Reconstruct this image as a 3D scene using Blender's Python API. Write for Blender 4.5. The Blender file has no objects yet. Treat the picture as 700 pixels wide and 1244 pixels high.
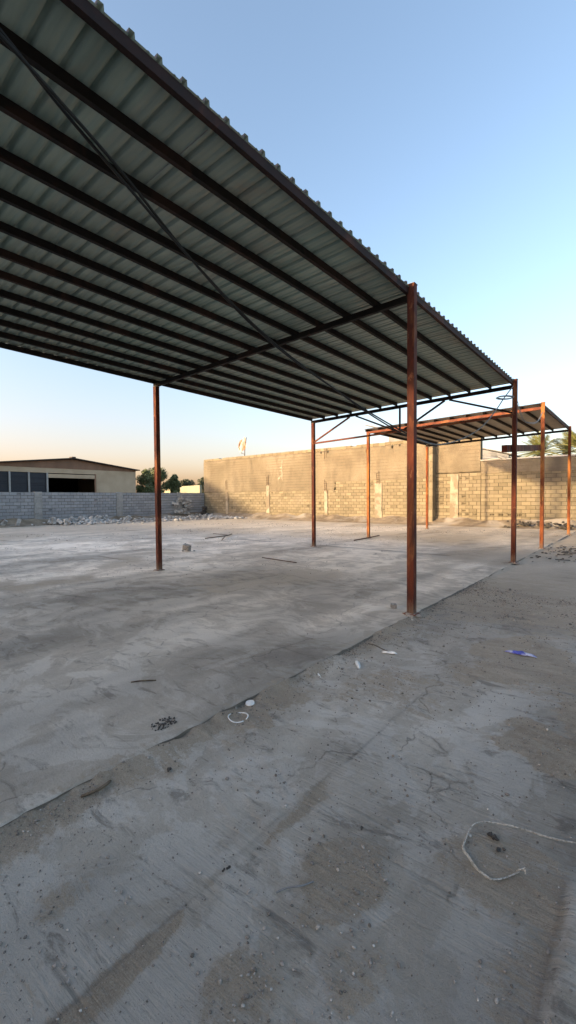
import bpy, math, random
import numpy as np
from mathutils import Vector, Matrix, Euler
random.seed(7); rng = np.random.RandomState(11)
D = bpy.data; S = bpy.context.scene; COL = S.collection
R = math.radians

# ------------------------------------------------------------------ noise
def vnoise(x, y, seed=0):
    xi = np.floor(x).astype(np.int64); yi = np.floor(y).astype(np.int64)
    fx = x-xi; fy = y-yi; u = fx*fx*(3-2*fx); v = fy*fy*(3-2*fy)
    def h(a, b):
        n = (a*374761393+b*668265263+seed*974634777) & 0xffffffff
        n = ((n ^ (n >> 13))*1274126177) & 0xffffffff
        n = n ^ (n >> 16)
        return (n & 0xffff)/65535.0
    return (h(xi, yi)*(1-u)+h(xi+1, yi)*u)*(1-v)+(h(xi, yi+1)*(1-u)+h(xi+1, yi+1)*u)*v
def fbm(x, y, o=4, seed=0, g=.5):
    x = np.asarray(x, float); y = np.asarray(y, float); s = 0; a = 1; t = 0
    for i in range(o):
        s = s+a*vnoise(x, y, seed+i*17); t += a; a *= g; x = x*2.03+5.1; y = y*2.03+1.7
    return s/t
def sst(a, b, x): t = np.clip((x-a)/(b-a), 0, 1); return t*t*(3-2*t)

# ------------------------------------------------------------------ materials
def newmat(name):
    m = D.materials.new(name); m.use_nodes = True; nt = m.node_tree
    b = nt.nodes['Principled BSDF']; return m, nt, b
def N(nt, t, **k):
    n = nt.nodes.new(t)
    for a, v in k.items(): setattr(n, a, v)
    return n
def noise(nt, scale, detail=5, rough=.55, vec=None, dist=0.0):
    n = N(nt, 'ShaderNodeTexNoise'); n.inputs['Scale'].default_value = scale
    n.inputs['Detail'].default_value = detail; n.inputs['Roughness'].default_value = rough
    n.inputs['Distortion'].default_value = dist
    if vec is not None: nt.links.new(vec, n.inputs['Vector'])
    return n.outputs['Fac']
def ramp(nt, fac, stops):
    r = N(nt, 'ShaderNodeValToRGB'); nt.links.new(fac, r.inputs[0])
    e = r.color_ramp.elements
    while len(e) < len(stops): e.new(.5)
    for i, (p, c) in enumerate(stops):
        e[i].position = p; e[i].color = (*c, 1) if len(c) == 3 else c
    return r.outputs[0]
def mix(nt, fac, a, b, mode='MIX'):
    n = N(nt, 'ShaderNodeMix'); n.data_type = 'RGBA'; n.blend_type = mode
    for sock, v in ((0, fac), (6, a), (7, b)):
        if hasattr(v, 'node'): nt.links.new(v, n.inputs[sock])
        else: n.inputs[sock].default_value = v if sock == 0 else (*v, 1)
    return n.outputs[2]
def maths(nt, op, a, b=0.0, clamp=False):
    n = N(nt, 'ShaderNodeMath'); n.operation = op; n.use_clamp = clamp
    for i, v in enumerate((a, b)):
        if hasattr(v, 'node'): nt.links.new(v, n.inputs[i])
        else: n.inputs[i].default_value = v
    return n.outputs[0]
def coords(nt, scale=(1, 1, 1)):
    t = N(nt, 'ShaderNodeNewGeometry'); mp = N(nt, 'ShaderNodeMapping')
    mp.inputs['Scale'].default_value = scale
    nt.links.new(t.outputs['Position'], mp.inputs['Vector']); return mp.outputs[0]
def attr(nt, name):
    a = N(nt, 'ShaderNodeAttribute'); a.attribute_name = name; return a.outputs['Fac']
def bump(nt, b, h, strength, dist):
    n = N(nt, 'ShaderNodeBump'); n.inputs['Strength'].default_value = strength
    n.inputs['Distance'].default_value = dist; nt.links.new(h, n.inputs['Height'])
    nt.links.new(n.outputs[0], b.inputs['Normal'])
def simple(name, c1, c2, scale=6, rough=.8, bs=.3, bd=.01, metal=0, c3=None, stretch=(1, 1, 1), p=(.35, .65)):
    m, nt, b = newmat(name); v = coords(nt, stretch)
    f = noise(nt, scale, 6, .6, v)
    col = ramp(nt, f, [(p[0], c1), (p[1], c2)])
    if c3:
        f2 = noise(nt, scale*.31, 4, .6, v, .6)
        k = ramp(nt, f2, [(.52, (0, 0, 0)), (.60, (1, 1, 1))]); col = mix(nt, k, col, c3)
    if name in ('red_oxide_paint', 'orange_rust_paint'):
        sz = N(nt, 'ShaderNodeSeparateXYZ'); nt.links.new(coords(nt), sz.inputs[0])
        nn = noise(nt, 14, 5, .7, coords(nt, (1, 1, .4)))
        dd = maths(nt, 'SUBTRACT', maths(nt, 'ADD', .22, maths(nt, 'MULTIPLY', maths(nt, 'SUBTRACT', nn, .5), .5)), sz.outputs[2])
        col = mix(nt, ramp(nt, dd, [(0, (0, 0, 0)), (.2, (.75, .75, .75))]), col, (.17, .12, .085))
        rs = noise(nt, 26, 6, .7, coords(nt, (1, 1, .06)), .2)
        col = mix(nt, ramp(nt, rs, [(.54, (0, 0, 0)), (.62, (.7, .7, .7))]), col, (.035, .012, .007))
        rs2 = noise(nt, 11, 6, .7, coords(nt, (1, 1, .3)), .4)
        col = mix(nt, ramp(nt, rs2, [(.58, (0, 0, 0)), (.64, (.7, .7, .7))]), col, (.21, .085, .04))
    nt.links.new(col, b.inputs['Base Color']); b.inputs['Roughness'].default_value = rough
    b.inputs['Metallic'].default_value = metal; b.inputs['Specular IOR Level'].default_value = .3
    bump(nt, b, noise(nt, scale*5, 4, .7, v), bs, bd); return m

M = {}
M['paint'] = simple('red_oxide_paint', (.045, .009, .004), (.105, .020, .007), 7, .8, .35, .004, c3=(.17, .055, .018), stretch=(1, 1, .35))
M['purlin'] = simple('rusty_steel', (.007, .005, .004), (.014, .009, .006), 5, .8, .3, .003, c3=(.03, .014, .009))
M['rust_beam'] = simple('rusted_beam', (.10, .025, .012), (.19, .05, .02), 6, .72, .35, .004, c3=(.24, .085, .03))
M['paint_orange'] = simple('orange_rust_paint', (.10, .024, .007), (.22, .058, .014), 7, .8, .35, .004, c3=(.32, .12, .03), stretch=(1, 1, .35))
M['edge_paint'] = simple('edge_red_brown', (.014, .007, .006), (.03, .011, .008), 5, .8, .3, .003, c3=(.06, .02, .011))
M['weld'] = simple('weld_grey', (.12, .11, .1), (.2, .18, .16), 20, .7)
M['concrete_bit'] = simple('mortar_lump', (.24, .205, .17), (.36, .31, .26), 30, .9)
M['stone'] = simple('stone', (.16, .145, .13), (.32, .295, .265), 30, .9, .4, .004, p=(.4, .6))
def pebble_mat():
    m, nt, b = newmat('pebbles'); v = coords(nt); w = attr(nt, 'rnd')
    c = ramp(nt, w, [(0, (.09, .078, .065)), (.5, (.24, .21, .18)), (.85, (.36, .33, .29)), (1, (.50, .47, .42))])
    c = mix(nt, ramp(nt, noise(nt, 90, 4, .7, v), [(.4, (0, 0, 0)), (.6, (.5, .5, .5))]), c, (.18, .16, .14))
    nt.links.new(c, b.inputs['Base Color']); b.inputs['Roughness'].default_value = .95; return m
M['pebble'] = pebble_mat()
M['rubble'] = simple('rubble', (.27, .255, .235), (.52, .50, .465), 2.5, .9, .4, .02, p=(.42, .58))
M['dirt'] = simple('dirt_bank', (.15, .115, .08), (.30, .24, .17), 1.6, .95, .5, .04, c3=(.33, .29, .24))
M['plastic_white'] = simple('white_plastic', (.62, .62, .6), (.75, .75, .73), 20, .45, .1, .001)
M['rope'] = simple('dirty_white_rope', (.18, .165, .14), (.55, .52, .46), 70, .9, .5, .002)
M['blue'] = simple('blue_plastic', (.03, .04, .22), (.12, .13, .5), 30, .4, .2, .002, c3=(.45, .46, .6))
M['black'] = simple('black_cable', (.006, .006, .006), (.012, .012, .012), 20, .6, .1, .001)
M['wire'] = simple('pale_wire', (.13, .13, .13), (.24, .24, .235), 20, .5, .1, .001)
M['wood'] = simple('dry_wood', (.07, .05, .035), (.16, .12, .08), 20, .9, .4, .003, stretch=(1, 1, 1))
M['pit'] = simple('dark_debris', (.03, .028, .026), (.09, .08, .07), 20, .9, .5, .006)
M['tan_render'] = simple('tan_render', (.46, .345, .235), (.54, .415, .29), .8, .9, .2, .01)
M['brown_gable'] = simple('brown_gable', (.20, .115, .075), (.27, .155, .10), .9, .8, .2, .01, stretch=(1, 1, .2))
M['roof_dark'] = simple('dark_roof_edge', (.05, .035, .03), (.09, .07, .06), 2, .7)
M['shutter'] = simple('dark_blue_shutter', (.022, .025, .034), (.038, .043, .056), 1.5, .5, .2, .01, stretch=(.2, .2, 8))
M['frame'] = simple('pale_frame', (.3, .29, .28), (.42, .4, .38), 3, .7)
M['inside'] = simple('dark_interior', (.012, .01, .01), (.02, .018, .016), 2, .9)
M['pale_wall'] = simple('pale_lime_wall', (.30, .285, .20), (.38, .36, .26), .5, .9)
M['grey_roof'] = simple('grey_roofing', (.17, .165, .16), (.3, .29, .28), 1.2, .8, .3, .02, c3=(.1, .1, .1))
M['coping'] = simple('pale_coping', (.33, .31, .28), (.5, .48, .45), 2, .8, .3, .01)
M['bark'] = simple('bark', (.06, .045, .03), (.12, .09, .06), 12, .95, .6, .02)
M['cloth'] = simple('faded_cloth', (.62, .40, .30), (.75, .62, .54), 3, .9, .3, .01, c3=(.66, .26, .12))
M['steel'] = simple('rebar_steel', (.06, .035, .025), (.12, .07, .045), 20, .8)
M['pillar'] = simple('pale_pillar_concrete', (.27, .225, .165), (.38, .325, .24), 3, .9, .5, .02, c3=(.22, .175, .12))
M['pillar_grey'] = simple('grey_pillar_concrete', (.27, .265, .25), (.36, .35, .33), 3, .9, .5, .02)
M['shed_wall'] = simple('shed_wall', (.09, .09, .095), (.14, .14, .145), 1, .9)

def sheet_mat(name, a, b_, c):
    m, nt, b = newmat(name)
    v = coords(nt, (.25, 3.0, 1)); f = noise(nt, 2.2, 5, .6, v)
    col = ramp(nt, f, [(.3, a), (.7, b_)])
    g = N(nt, 'ShaderNodeNewGeometry'); sx = N(nt, 'ShaderNodeSeparateXYZ'); nt.links.new(g.outputs['Position'], sx.inputs[0])
    # every sheet (~0.985 m wide) has its own tone
    k = maths(nt, 'FLOOR', maths(nt, 'DIVIDE', maths(nt, 'ADD', sx.outputs[1], .2), .985))
    w = N(nt, 'ShaderNodeTexWhiteNoise'); w.noise_dimensions = '1D'; nt.links.new(k, w.inputs['W'])
    col = mix(nt, maths(nt, 'MULTIPLY', w.outputs['Value'], .5), col, c)
    f3 = noise(nt, 1.3, 5, .65, coords(nt, (1, 1, 1)), .5)
    col = mix(nt, ramp(nt, f3, [(.55, (0, 0, 0)), (.75, (.6, .6, .6))]), col, (.28, .22, .16))
    nt.links.new(col, b.inputs['Base Color']); b.inputs['Roughness'].default_value = .5
    b.inputs['Metallic'].default_value = .15
    # fine pressed lines
    wv = N(nt, 'ShaderNodeTexWave'); wv.bands_direction = 'Y'; wv.inputs['Scale'].default_value = 8; wv.inputs['Distortion'].default_value = .4
    nt.links.new(coords(nt), wv.inputs['Vector']); bump(nt, b, wv.outputs['Fac'], .25, .004)
    return m
M['sheet'] = sheet_mat('green_grey_sheet', (.19, .25, .205), (.33, .39, .32), (.30, .31, .26))
M['sheet_top'] = simple('weathered_sheet_top', (.035, .04, .06), (.06, .065, .085), 3, .6)
M['sheet2'] = sheet_mat('grey_sheet', (.27, .235, .19), (.38, .335, .28), (.32, .25, .18))

def ground_mat():
    m, nt, b = newmat('weathered_concrete')
    v = coords(nt); vs = coords(nt, (1.0, .25, 1)); vd = coords(nt, (.35, 1.0, 1))
    sand = attr(nt, 'sand'); tone = attr(nt, 'tone'); crack = attr(nt, 'crack'); warm = attr(nt, 'warm')
    n1 = noise(nt, 2.6, 9, .66, vs, .5); n2 = noise(nt, 30, 8, .78, v, .4); n3 = noise(nt, 170, 4, .75, v); n4 = noise(nt, 7, 9, .72, vd, .8)
    n5 = noise(nt, 1.1, 10, .7, v, 1.2); n6 = noise(nt, 70, 6, .8, v, .3); n7 = noise(nt, 13, 8, .75, v, .6)
    con = ramp(nt, n1, [(.25, (.32, .284, .236)), (.5, (.45, .406, .345)), (.75, (.57, .525, .455))])
    con = mix(nt, ramp(nt, n5, [(.495, (0, 0, 0)), (.53, (.6, .6, .6))]), con, (.59, .56, .51))
    con = mix(nt, ramp(nt, n4, [(.36, (.75, .75, .75)), (.44, (0, 0, 0))]), con, (.20, .178, .152))
    con = mix(nt, ramp(nt, n2, [(.28, (.8, .8, .8)), (.37, (0, 0, 0))]), con, (.075, .066, .058))
    con = mix(nt, ramp(nt, n3, [(.62, (0, 0, 0)), (.74, (.6, .6, .6))]), con, (.52, .49, .45))
    con = mix(nt, ramp(nt, n7, [(.52, (0, 0, 0)), (.66, (.6, .6, .6))]), con, (.55, .52, .485))
    con = mix(nt, ramp(nt, n6, [(.31, (.8, .8, .8)), (.39, (0, 0, 0))]), con, (.08, .07, .062))
    mp = N(nt, 'ShaderNodeMapping'); mp.inputs['Rotation'].default_value = (0, 0, R(-3)); nt.links.new(v, mp.inputs['Vector'])
    mq = N(nt, 'ShaderNodeMapping'); mq.inputs['Scale'].default_value = (1.2, 26, 1); nt.links.new(mp.outputs[0], mq.inputs['Vector'])
    n8 = noise(nt, 1.6, 7, .7, mq.outputs[0], .35)
    msk = attr(nt, 'streak')
    con = mix(nt, maths(nt, 'MULTIPLY', ramp(nt, n8, [(.35, (.42, .42, .42)), (.43, (0, 0, 0))]), msk), con, (.20, .18, .155))
    con = mix(nt, maths(nt, 'MULTIPLY', ramp(nt, n8, [(.56, (0, 0, 0)), (.68, (.5, .5, .5))]), msk), con, (.58, .55, .51))
    con = mix(nt, maths(nt, 'MULTIPLY', warm, .75), con, mix(nt, ramp(nt, maths(nt, 'ADD', maths(nt, 'MULTIPLY', n5, .7), maths(nt, 'MULTIPLY', n4, .3)), [(.44, (0, 0, 0)), (.54, (1, 1, 1))]), (.47, .40, .325), (.72, .635, .53)))
    tn = N(nt, 'ShaderNodeMapRange'); nt.links.new(tone, tn.inputs[0])
    tn.inputs[3].default_value = .62; tn.inputs[4].default_value = 1.48
    cmb = N(nt, 'ShaderNodeCombineXYZ')
    for i in range(3): nt.links.new(tn.outputs[0], cmb.inputs[i])
    con = mix(nt, 1.0, con, cmb.outputs[0], 'MULTIPLY')
    snd = ramp(nt, n4, [(.3, (.27, .207, .142)), (.5, (.38, .302, .215)), (.7, (.50, .41, .305))])
    snd = mix(nt, ramp(nt, n2, [(.52, (0, 0, 0)), (.68, (.6, .6, .6))]), snd, (.50, .43, .35))
    snd = mix(nt, ramp(nt, n2, [(.32, (.8, .8, .8)), (.45, (0, 0, 0))]), snd, (.15, .12, .09))
    snd = mix(nt, ramp(nt, n3, [(.55, (0, 0, 0)), (.66, (.7, .7, .7))]), snd, (.58, .52, .44))
    snd = mix(nt, ramp(nt, n3, [(.32, (.8, .8, .8)), (.44, (0, 0, 0))]), snd, (.11, .085, .062))
    snd = mix(nt, maths(nt, 'MULTIPLY', warm, .6), snd, (.54, .46, .36))
    e = maths(nt, 'ADD', sand, maths(nt, 'MULTIPLY', maths(nt, 'SUBTRACT', n2, .5), 1.1))
    e = maths(nt, 'ADD', e, maths(nt, 'MULTIPLY', maths(nt, 'SUBTRACT', n4, .5), 1.5))
    e = maths(nt, 'ADD', e, maths(nt, 'MULTIPLY', maths(nt, 'SUBTRACT', n5, .5), 1.0))
    vo = N(nt, 'ShaderNodeTexVoronoi'); vo.feature = 'DISTANCE_TO_EDGE'; vo.inputs['Scale'].default_value = .55
    wv = N(nt, 'ShaderNodeVectorMath'); wv.operation = 'MULTIPLY_ADD'; nz = N(nt, 'ShaderNodeTexNoise'); nz.inputs['Scale'].default_value = 2.2; nz.inputs['Detail'].default_value = 7; nt.links.new(v, nz.inputs['Vector'])
    nt.links.new(nz.outputs['Color'], wv.inputs[0]); wv.inputs[1].default_value = (.55, .55, 0); nt.links.new(v, wv.inputs[2]); nt.links.new(wv.outputs[0], vo.inputs['Vector'])
    hair = maths(nt, 'MULTIPLY', ramp(nt, vo.outputs['Distance'], [(.0, (1, 1, 1)), (.0045, (0, 0, 0))]), ramp(nt, n5, [(.46, (.6, .6, .6)), (.54, (.08, .08, .08))]))
    con = mix(nt, hair, con, (.09, .078, .065))
    k = ramp(nt, e, [(.36, (0, 0, 0)), (.60, (.8, .8, .8))])
    col = mix(nt, k, con, snd)
    col = mix(nt, maths(nt, 'MULTIPLY', crack, .8), col, (.04, .035, .03))
    nt.links.new(col, b.inputs['Base Color']); b.inputs['Roughness'].default_value = .8
    b.inputs['Specular IOR Level'].default_value = .35
    h = maths(nt, 'ADD', maths(nt, 'MULTIPLY', n2, 1.0), maths(nt, 'MULTIPLY', n3, .6))
    h = maths(nt, 'ADD', h, maths(nt, 'MULTIPLY', n4, 1.2)); h = maths(nt, 'ADD', h, maths(nt, 'MULTIPLY', n7, 1.6)); h = maths(nt, 'ADD', h, maths(nt, 'MULTIPLY', n6, .8))
    h = maths(nt, 'ADD', h, maths(nt, 'MULTIPLY', maths(nt, 'MULTIPLY', n8, msk), 2.5))
    bump(nt, b, h, 1.0, .026)
    return m
M['ground'] = ground_mat()

def block_mat(name, cols, mort, dust):
    m, nt, b = newmat(name); v = coords(nt)
    w = attr(nt, 'rnd'); f = noise(nt, 5, 7, .7, v); g = noise(nt, .7, 4, .6, v, .5)
    base = ramp(nt, w, [(0, cols[0]), (.5, cols[1]), (1, cols[2])])
    base = mix(nt, ramp(nt, f, [(.4, (0, 0, 0)), (.62, (.55, .55, .55))]), base, mort)
    base = mix(nt, ramp(nt, g, [(.48, (0, 0, 0)), (.7, (.65, .65, .65))]), base, dust)
    base = mix(nt, maths(nt, 'MULTIPLY', attr(nt, 'joint'), .92), base, (.075, .058, .038))
    base = mix(nt, maths(nt, 'MULTIPLY', attr(nt, 'dark_patch'), .8), base, (.05, .047, .045))
    nt.links.new(base, b.inputs['Base Color']); b.inputs['Roughness'].default_value = .95
    bump(nt, b, noise(nt, 22, 5, .75, v), .6, .02); return m
M['block'] = block_mat('sand_block', [(.165, .133, .08), (.22, .178, .11), (.285, .232, .145)], (.225, .182, .12), (.26, .214, .148))
M['block_grey'] = block_mat('grey_block', [(.24, .245, .255), (.29, .295, .305), (.35, .355, .36)], (.27, .265, .26), (.34, .34, .345))
def plaster_mat():
    m, nt, b = newmat('rough_tan_plaster'); v = coords(nt); vz = coords(nt, (1, 1, .45))
    f = noise(nt, .55, 6, .6, v, .6); g = noise(nt, 1.8, 6, .65, vz); h = noise(nt, 14, 6, .7, v)
    c = ramp(nt, f, [(.3, (.165, .132, .085)), (.5, (.205, .165, .108)), (.7, (.25, .205, .14))])
    c = mix(nt, ramp(nt, g, [(.50, (0, 0, 0)), (.64, (.5, .5, .5))]), c, (.13, .103, .068))
    c = mix(nt, ramp(nt, h, [(.3, (.6, .6, .6)), (.45, (0, 0, 0))]), c, (.12, .09, .06))
    sz_ = N(nt, 'ShaderNodeSeparateXYZ'); nt.links.new(v, sz_.inputs[0])
    zj = maths(nt, 'ABSOLUTE', maths(nt, 'SUBTRACT', maths(nt, 'FRACT', maths(nt, 'ADD', maths(nt, 'MULTIPLY', sz_.outputs[2], 5.0), maths(nt, 'MULTIPLY', h, .25))), .5))
    jl = maths(nt, 'MULTIPLY', ramp(nt, zj, [(.40, (0, 0, 0)), (.48, (1, 1, 1))]), ramp(nt, noise(nt, .45, 5, .65, v, .7), [(.42, (0, 0, 0)), (.58, (.75, .75, .75))]))
    c = mix(nt, jl, c, (.095, .072, .048))
    c = mix(nt, maths(nt, 'MULTIPLY', attr(nt, 'dark_patch'), .8), c, (.05, .047, .045))
    nt.links.new(c, b.inputs['Base Color']); b.inputs['Roughness'].default_value = .95
    bump(nt, b, maths(nt, 'ADD', h, noise(nt, 3.5, 4, .6, v)), .6, .05); return m
M['plaster'] = plaster_mat()
def leaf_mat(name, a, b_):
    m, nt, b = newmat(name)
    c = ramp(nt, attr(nt, 'rnd'), [(0, a), (1, b_)])
    nt.links.new(c, b.inputs['Base Color']); b.inputs['Roughness'].default_value = .6
    return m
M['leaf'] = leaf_mat('leaf_green', (.055, .075, .028), (.16, .18, .07))
M['leaf_far'] = leaf_mat('leaf_dark', (.04, .055, .028), (.085, .10, .05))
M['palm'] = leaf_mat('palm_frond', (.09, .11, .03), (.26, .25, .08))

# ------------------------------------------------------------------ mesh helpers
class MB:
    def __init__(s): s.v = []; s.f = []; s.r = []
    def box(s, c, d, rot=None, r=0.5, jit=0):
        n = len(s.v); hx, hy, hz = d[0]/2, d[1]/2, d[2]/2
        for z in (-hz, hz):
            for x, y in ((-hx, -hy), (hx, -hy), (hx, hy), (-hx, hy)):
                p = Vector((x, y, z))
                if jit: p += Vector([random.uniform(-jit, jit) for _ in range(3)])
                if rot: p = rot @ p
                s.v.append((p.x+c[0], p.y+c[1], p.z+c[2]))
        for q in ((0, 3, 2, 1), (4, 5, 6, 7), (0, 1, 5, 4), (1, 2, 6, 5), (2, 3, 7, 6), (3, 0, 4, 7)):
            s.f.append([n+i for i in q]); s.r.append(r)
    def bar(s, a, b, w, h, r=.5, up=(0, 0, 1)):
        a = Vector(a); b = Vector(b); d = b-a; L = d.length; d.normalize(); u = Vector(up)
        x = d.cross(u)
        if x.length < 1e-4: x = d.cross(Vector((0, 1, 0)))
        x.normalize(); u = x.cross(d); n = len(s.v)
        for p in (a, b):
            for i, j in ((-1, -1), (1, -1), (1, 1), (-1, 1)):
                q = p+x*(i*w/2)+u*(j*h/2); s.v.append(tuple(q))
        for q in ((0, 1, 2, 3), (7, 6, 5, 4), (0, 4, 5, 1), (1, 5, 6, 2), (2, 6, 7, 3), (3, 7, 4, 0)):
            s.f.append([n+i for i in q]); s.r.append(r)
    def tube(s, pts, rad, seg=8, r=.5):
        pts = [Vector(p) for p in pts]; n0 = len(s.v); n = len(pts)
        prev = None
        for i, p in enumerate(pts):
            d = (pts[min(i+1, n-1)]-pts[max(i-1, 0)]).normalized()
            if prev is None:
                x = d.cross(Vector((0, 0, 1)))
                if x.length < 1e-3: x = d.cross(Vector((1, 0, 0)))
            else: x = prev-d*prev.dot(d)
            x.normalize(); prev = x; y = d.cross(x)
            rr = rad[i] if isinstance(rad, (list, tuple)) else rad
            for k in range(seg):
                a = 2*math.pi*k/seg; s.v.append(tuple(p+x*(math.cos(a)*rr)+y*(math.sin(a)*rr)))
        for i in range(n-1):
            for k in range(seg):
                k2 = (k+1) % seg
                s.f.append([n0+i*seg+k, n0+i*seg+k2, n0+(i+1)*seg+k2, n0+(i+1)*seg+k]); s.r.append(r)
        s.f.append([n0+k for k in range(seg)][::-1]); s.r.append(r)
        s.f.append([n0+(n-1)*seg+k for k in range(seg)]); s.r.append(r)
    def rock(s, c, size, r=.5, flat=.7):
        n = len(s.v); t = (1+5**.5)/2
        V = [(-1, t, 0), (1, t, 0), (-1, -t, 0), (1, -t, 0), (0, -1, t), (0, 1, t), (0, -1, -t), (0, 1, -t), (t, 0, -1), (t, 0, 1), (-t, 0, -1), (-t, 0, 1)]
        F = [(0, 11, 5), (0, 5, 1), (0, 1, 7), (0, 7, 10), (0, 10, 11), (1, 5, 9), (5, 11, 4), (11, 10, 2), (10, 7, 6), (7, 1, 8), (3, 9, 4), (3, 4, 2), (3, 2, 6), (3, 6, 8), (3, 8, 9), (4, 9, 5), (2, 4, 11), (6, 2, 10), (8, 6, 7), (9, 8, 1)]
        e = Euler([random.uniform(0, 6.3) for _ in range(3)]).to_matrix()
        sc = [random.uniform(.6, 1.2) for _ in range(3)]
        for p in V:
            q = Vector(p)*(size/2/1.9)*random.uniform(.75, 1.15)
            q = e @ Vector((q.x*sc[0], q.y*sc[1], q.z*sc[2]))
            s.v.append((c[0]+q.x, c[1]+q.y, c[2]+q.z*flat))
        for q in F: s.f.append([n+i for i in q]); s.r.append(r)
    def build(s, name, m, parent=None, smooth=False, bevel=0, solid=0):
        me = D.meshes.new(name); me.from_pydata(s.v, [], s.f); me.update()
        rr = np.array(s.r, dtype=np.float32)
        a = me.attributes.new('rnd', 'FLOAT', 'FACE'); a.data.foreach_set('value', np.abs(rr))
        if (rr < 0).any(): a = me.attributes.new('joint', 'FLOAT', 'FACE'); a.data.foreach_set('value', (rr < 0).astype(np.float32))
        return link(name, me, m, parent, smooth, bevel, solid)
def link(name, me, m, parent=None, smooth=False, bevel=0, solid=0):
    me.materials.append(M[m] if isinstance(m, str) else m)
    if smooth: me.polygons.foreach_set('use_smooth', [True]*len(me.polygons))
    o = D.objects.new(name, me); COL.objects.link(o)
    if parent is not None:
        o.parent = parent; o.matrix_parent_inverse = Matrix.Translation(-Vector(parent.location))
    if bevel:
        b = o.modifiers.new('bevel', 'BEVEL'); b.width = bevel; b.segments = 2; b.limit_method = 'ANGLE'
    if solid:
        b = o.modifiers.new('solid', 'SOLIDIFY'); b.thickness = solid; b.offset = 0
    return o
def tag(o, label, cat, group=None):
    o['label'] = label; o['category'] = cat
    if group: o['group'] = group
    return o
def empty(name, loc):
    o = D.objects.new(name, None); COL.objects.link(o); o.location = loc; o.empty_display_size = .2; return o
def struct(o): o['kind'] = 'structure'; return o
def gridmesh(name, X, Y, Z, m, attrs=None, parent=None, smooth=True, hole=None):
    """X,Y,Z 2-D arrays"""
    ny, nx = X.shape
    v = np.stack([X.ravel(), Y.ravel(), Z.ravel()], 1)
    i = np.arange((ny-1)*(nx-1)); r = i//(nx-1); c = i % (nx-1); a = r*nx+c
    if hole is not None: keep = ~hole.ravel(); a = a[keep]
    f = np.stack([a, a+1, a+nx+1, a+nx], 1)
    me = D.meshes.new(name); me.vertices.add(len(v)); me.vertices.foreach_set('co', v.ravel().astype(np.float32))
    me.loops.add(f.size); me.loops.foreach_set('vertex_index', f.ravel().astype(np.int32))
    me.polygons.add(len(f)); me.polygons.foreach_set('loop_start', (np.arange(len(f))*4).astype(np.int32))
    me.update(calc_edges=True); me.validate()
    for k, val in (attrs or {}).items():
        at = me.attributes.new(k, 'FLOAT', 'POINT'); at.data.foreach_set('value', val.ravel().astype(np.float32))
    return link(name, me, m, parent, smooth)
def spline(pts, n=8):
    P = [Vector(p) for p in pts]; out = []
    for i in range(len(P)-1):
        p0 = P[max(i-1, 0)]; p1 = P[i]; p2 = P[i+1]; p3 = P[min(i+2, len(P)-1)]
        for k in range(n):
            t = k/n
            out.append(.5*((2*p1)+(p2-p0)*t+(2*p0-5*p1+4*p2-p3)*t*t+(3*p1-p0-3*p2+p3)*t**3))
    out.append(P[-1]); return out
def grow(a, b, s0, f, smax):
    out = [a]; s = s0
    while out[-1] < b: out.append(out[-1]+s); s = min(s*f, smax)
    out[-1] = b; return out

# ------------------------------------------------------------------ GROUND
EDGE = -2.44
def edge_w(y): return EDGE+.022*(fbm(y*3.7, y*0, 5, 5, .65)-.5)*3+.03*(fbm(y*.3, y*0, 2, 9)-.5)
def pave_h(X, Y):
    """height (m, above -.025) and sand amount on the paving right of the slab"""
    big = fbm(X*.9+3, Y*.7, 5, 3)
    sand = sst(.50, .72, big)*.75
    sand = sand*(1-.35*sst(3, 1.2, Y))
    def blob(cx, cy, rx, ry, a, s=7):
        d = np.sqrt(((X-cx)/rx)**2+((Y-cy)/ry)**2)+.8*(fbm(X*s, Y*s, 4, 21)-.5)
        return a*sst(1.15, .75, d)
    for b in ((-.52, 3.12, .30, .42, .9), (-.2, 3.7, .4, .45, .7), (-.98, 1.55, .20, .28, .62), (-1.0, .95, .14, .2, .5), (-.75, 1.25, .12, .2, .45), (-.45, 2.02, .26, .26, .55), (-1.75, 1.72, .2, .5, .3), (-1.82, .74, .08, .17, .35), (-1.55, 3.4, .5, .5, .45)):
        sand = np.maximum(sand, blob(*b))
    for b in ((-.94, 3.76, .25, .3, 1), (-.86, 2.67, .38, .42, 1), (-1.62, 2.4, .5, .6, .9), (-1.55, 1.2, .35, .5, .75), (-.32, 2.6, .3, .3, .8)):
        sand = sand*(1-blob(*b)*.9)
    ed = X-EDGE
    sand = np.maximum(sand, .95*np.exp(-((ed-.04)/(.10+.25*fbm(Y*1.3, Y*0, 3, 34)))**2)*(.25+1.0*fbm(X*5, Y*2, 4, 33)))
    sand = np.maximum(sand, sst(4.2, 7.5, Y)*(.35+.75*fbm(X*.5+9, Y*.35, 5, 41)))
    sand = np.clip(sand, 0, 1)
    h = .006*(fbm(X*3, Y*3, 4, 51)-.5)+sand*.010*(.5+fbm(X*9, Y*9, 4, 61))
    h = h+.012*(fbm(X*3+Y*1.5, Y*22+X*9, 3, 71)-.5)*sst(.4, .62, fbm(X*1.1, Y*1.1, 2, 72))*1.6
    h = h+.034*np.exp(-(ed/(.05+.10*fbm(Y*1.1, Y*0, 3, 78)))**2)*sst(.35, .6, fbm(X*3, Y*2.3, 4, 77))
    step = sst(-.25, -.19, X+.03*(fbm(Y*5, X*0, 3, 81)-.5))*sst(2.25, 2.05, Y+.05*fbm(X*9, Y*0, 2, 83))
    h = h+.032*step
    sand = sand*(1-step*.75)
    return h, sand
def edge_fade(X, Y): return 1
gx = grow(.6, 9, .03, 1.15, .5); gxl = list(np.arange(EDGE-.03, .6, .0165)); xs = np.array(gxl+gx)
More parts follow.
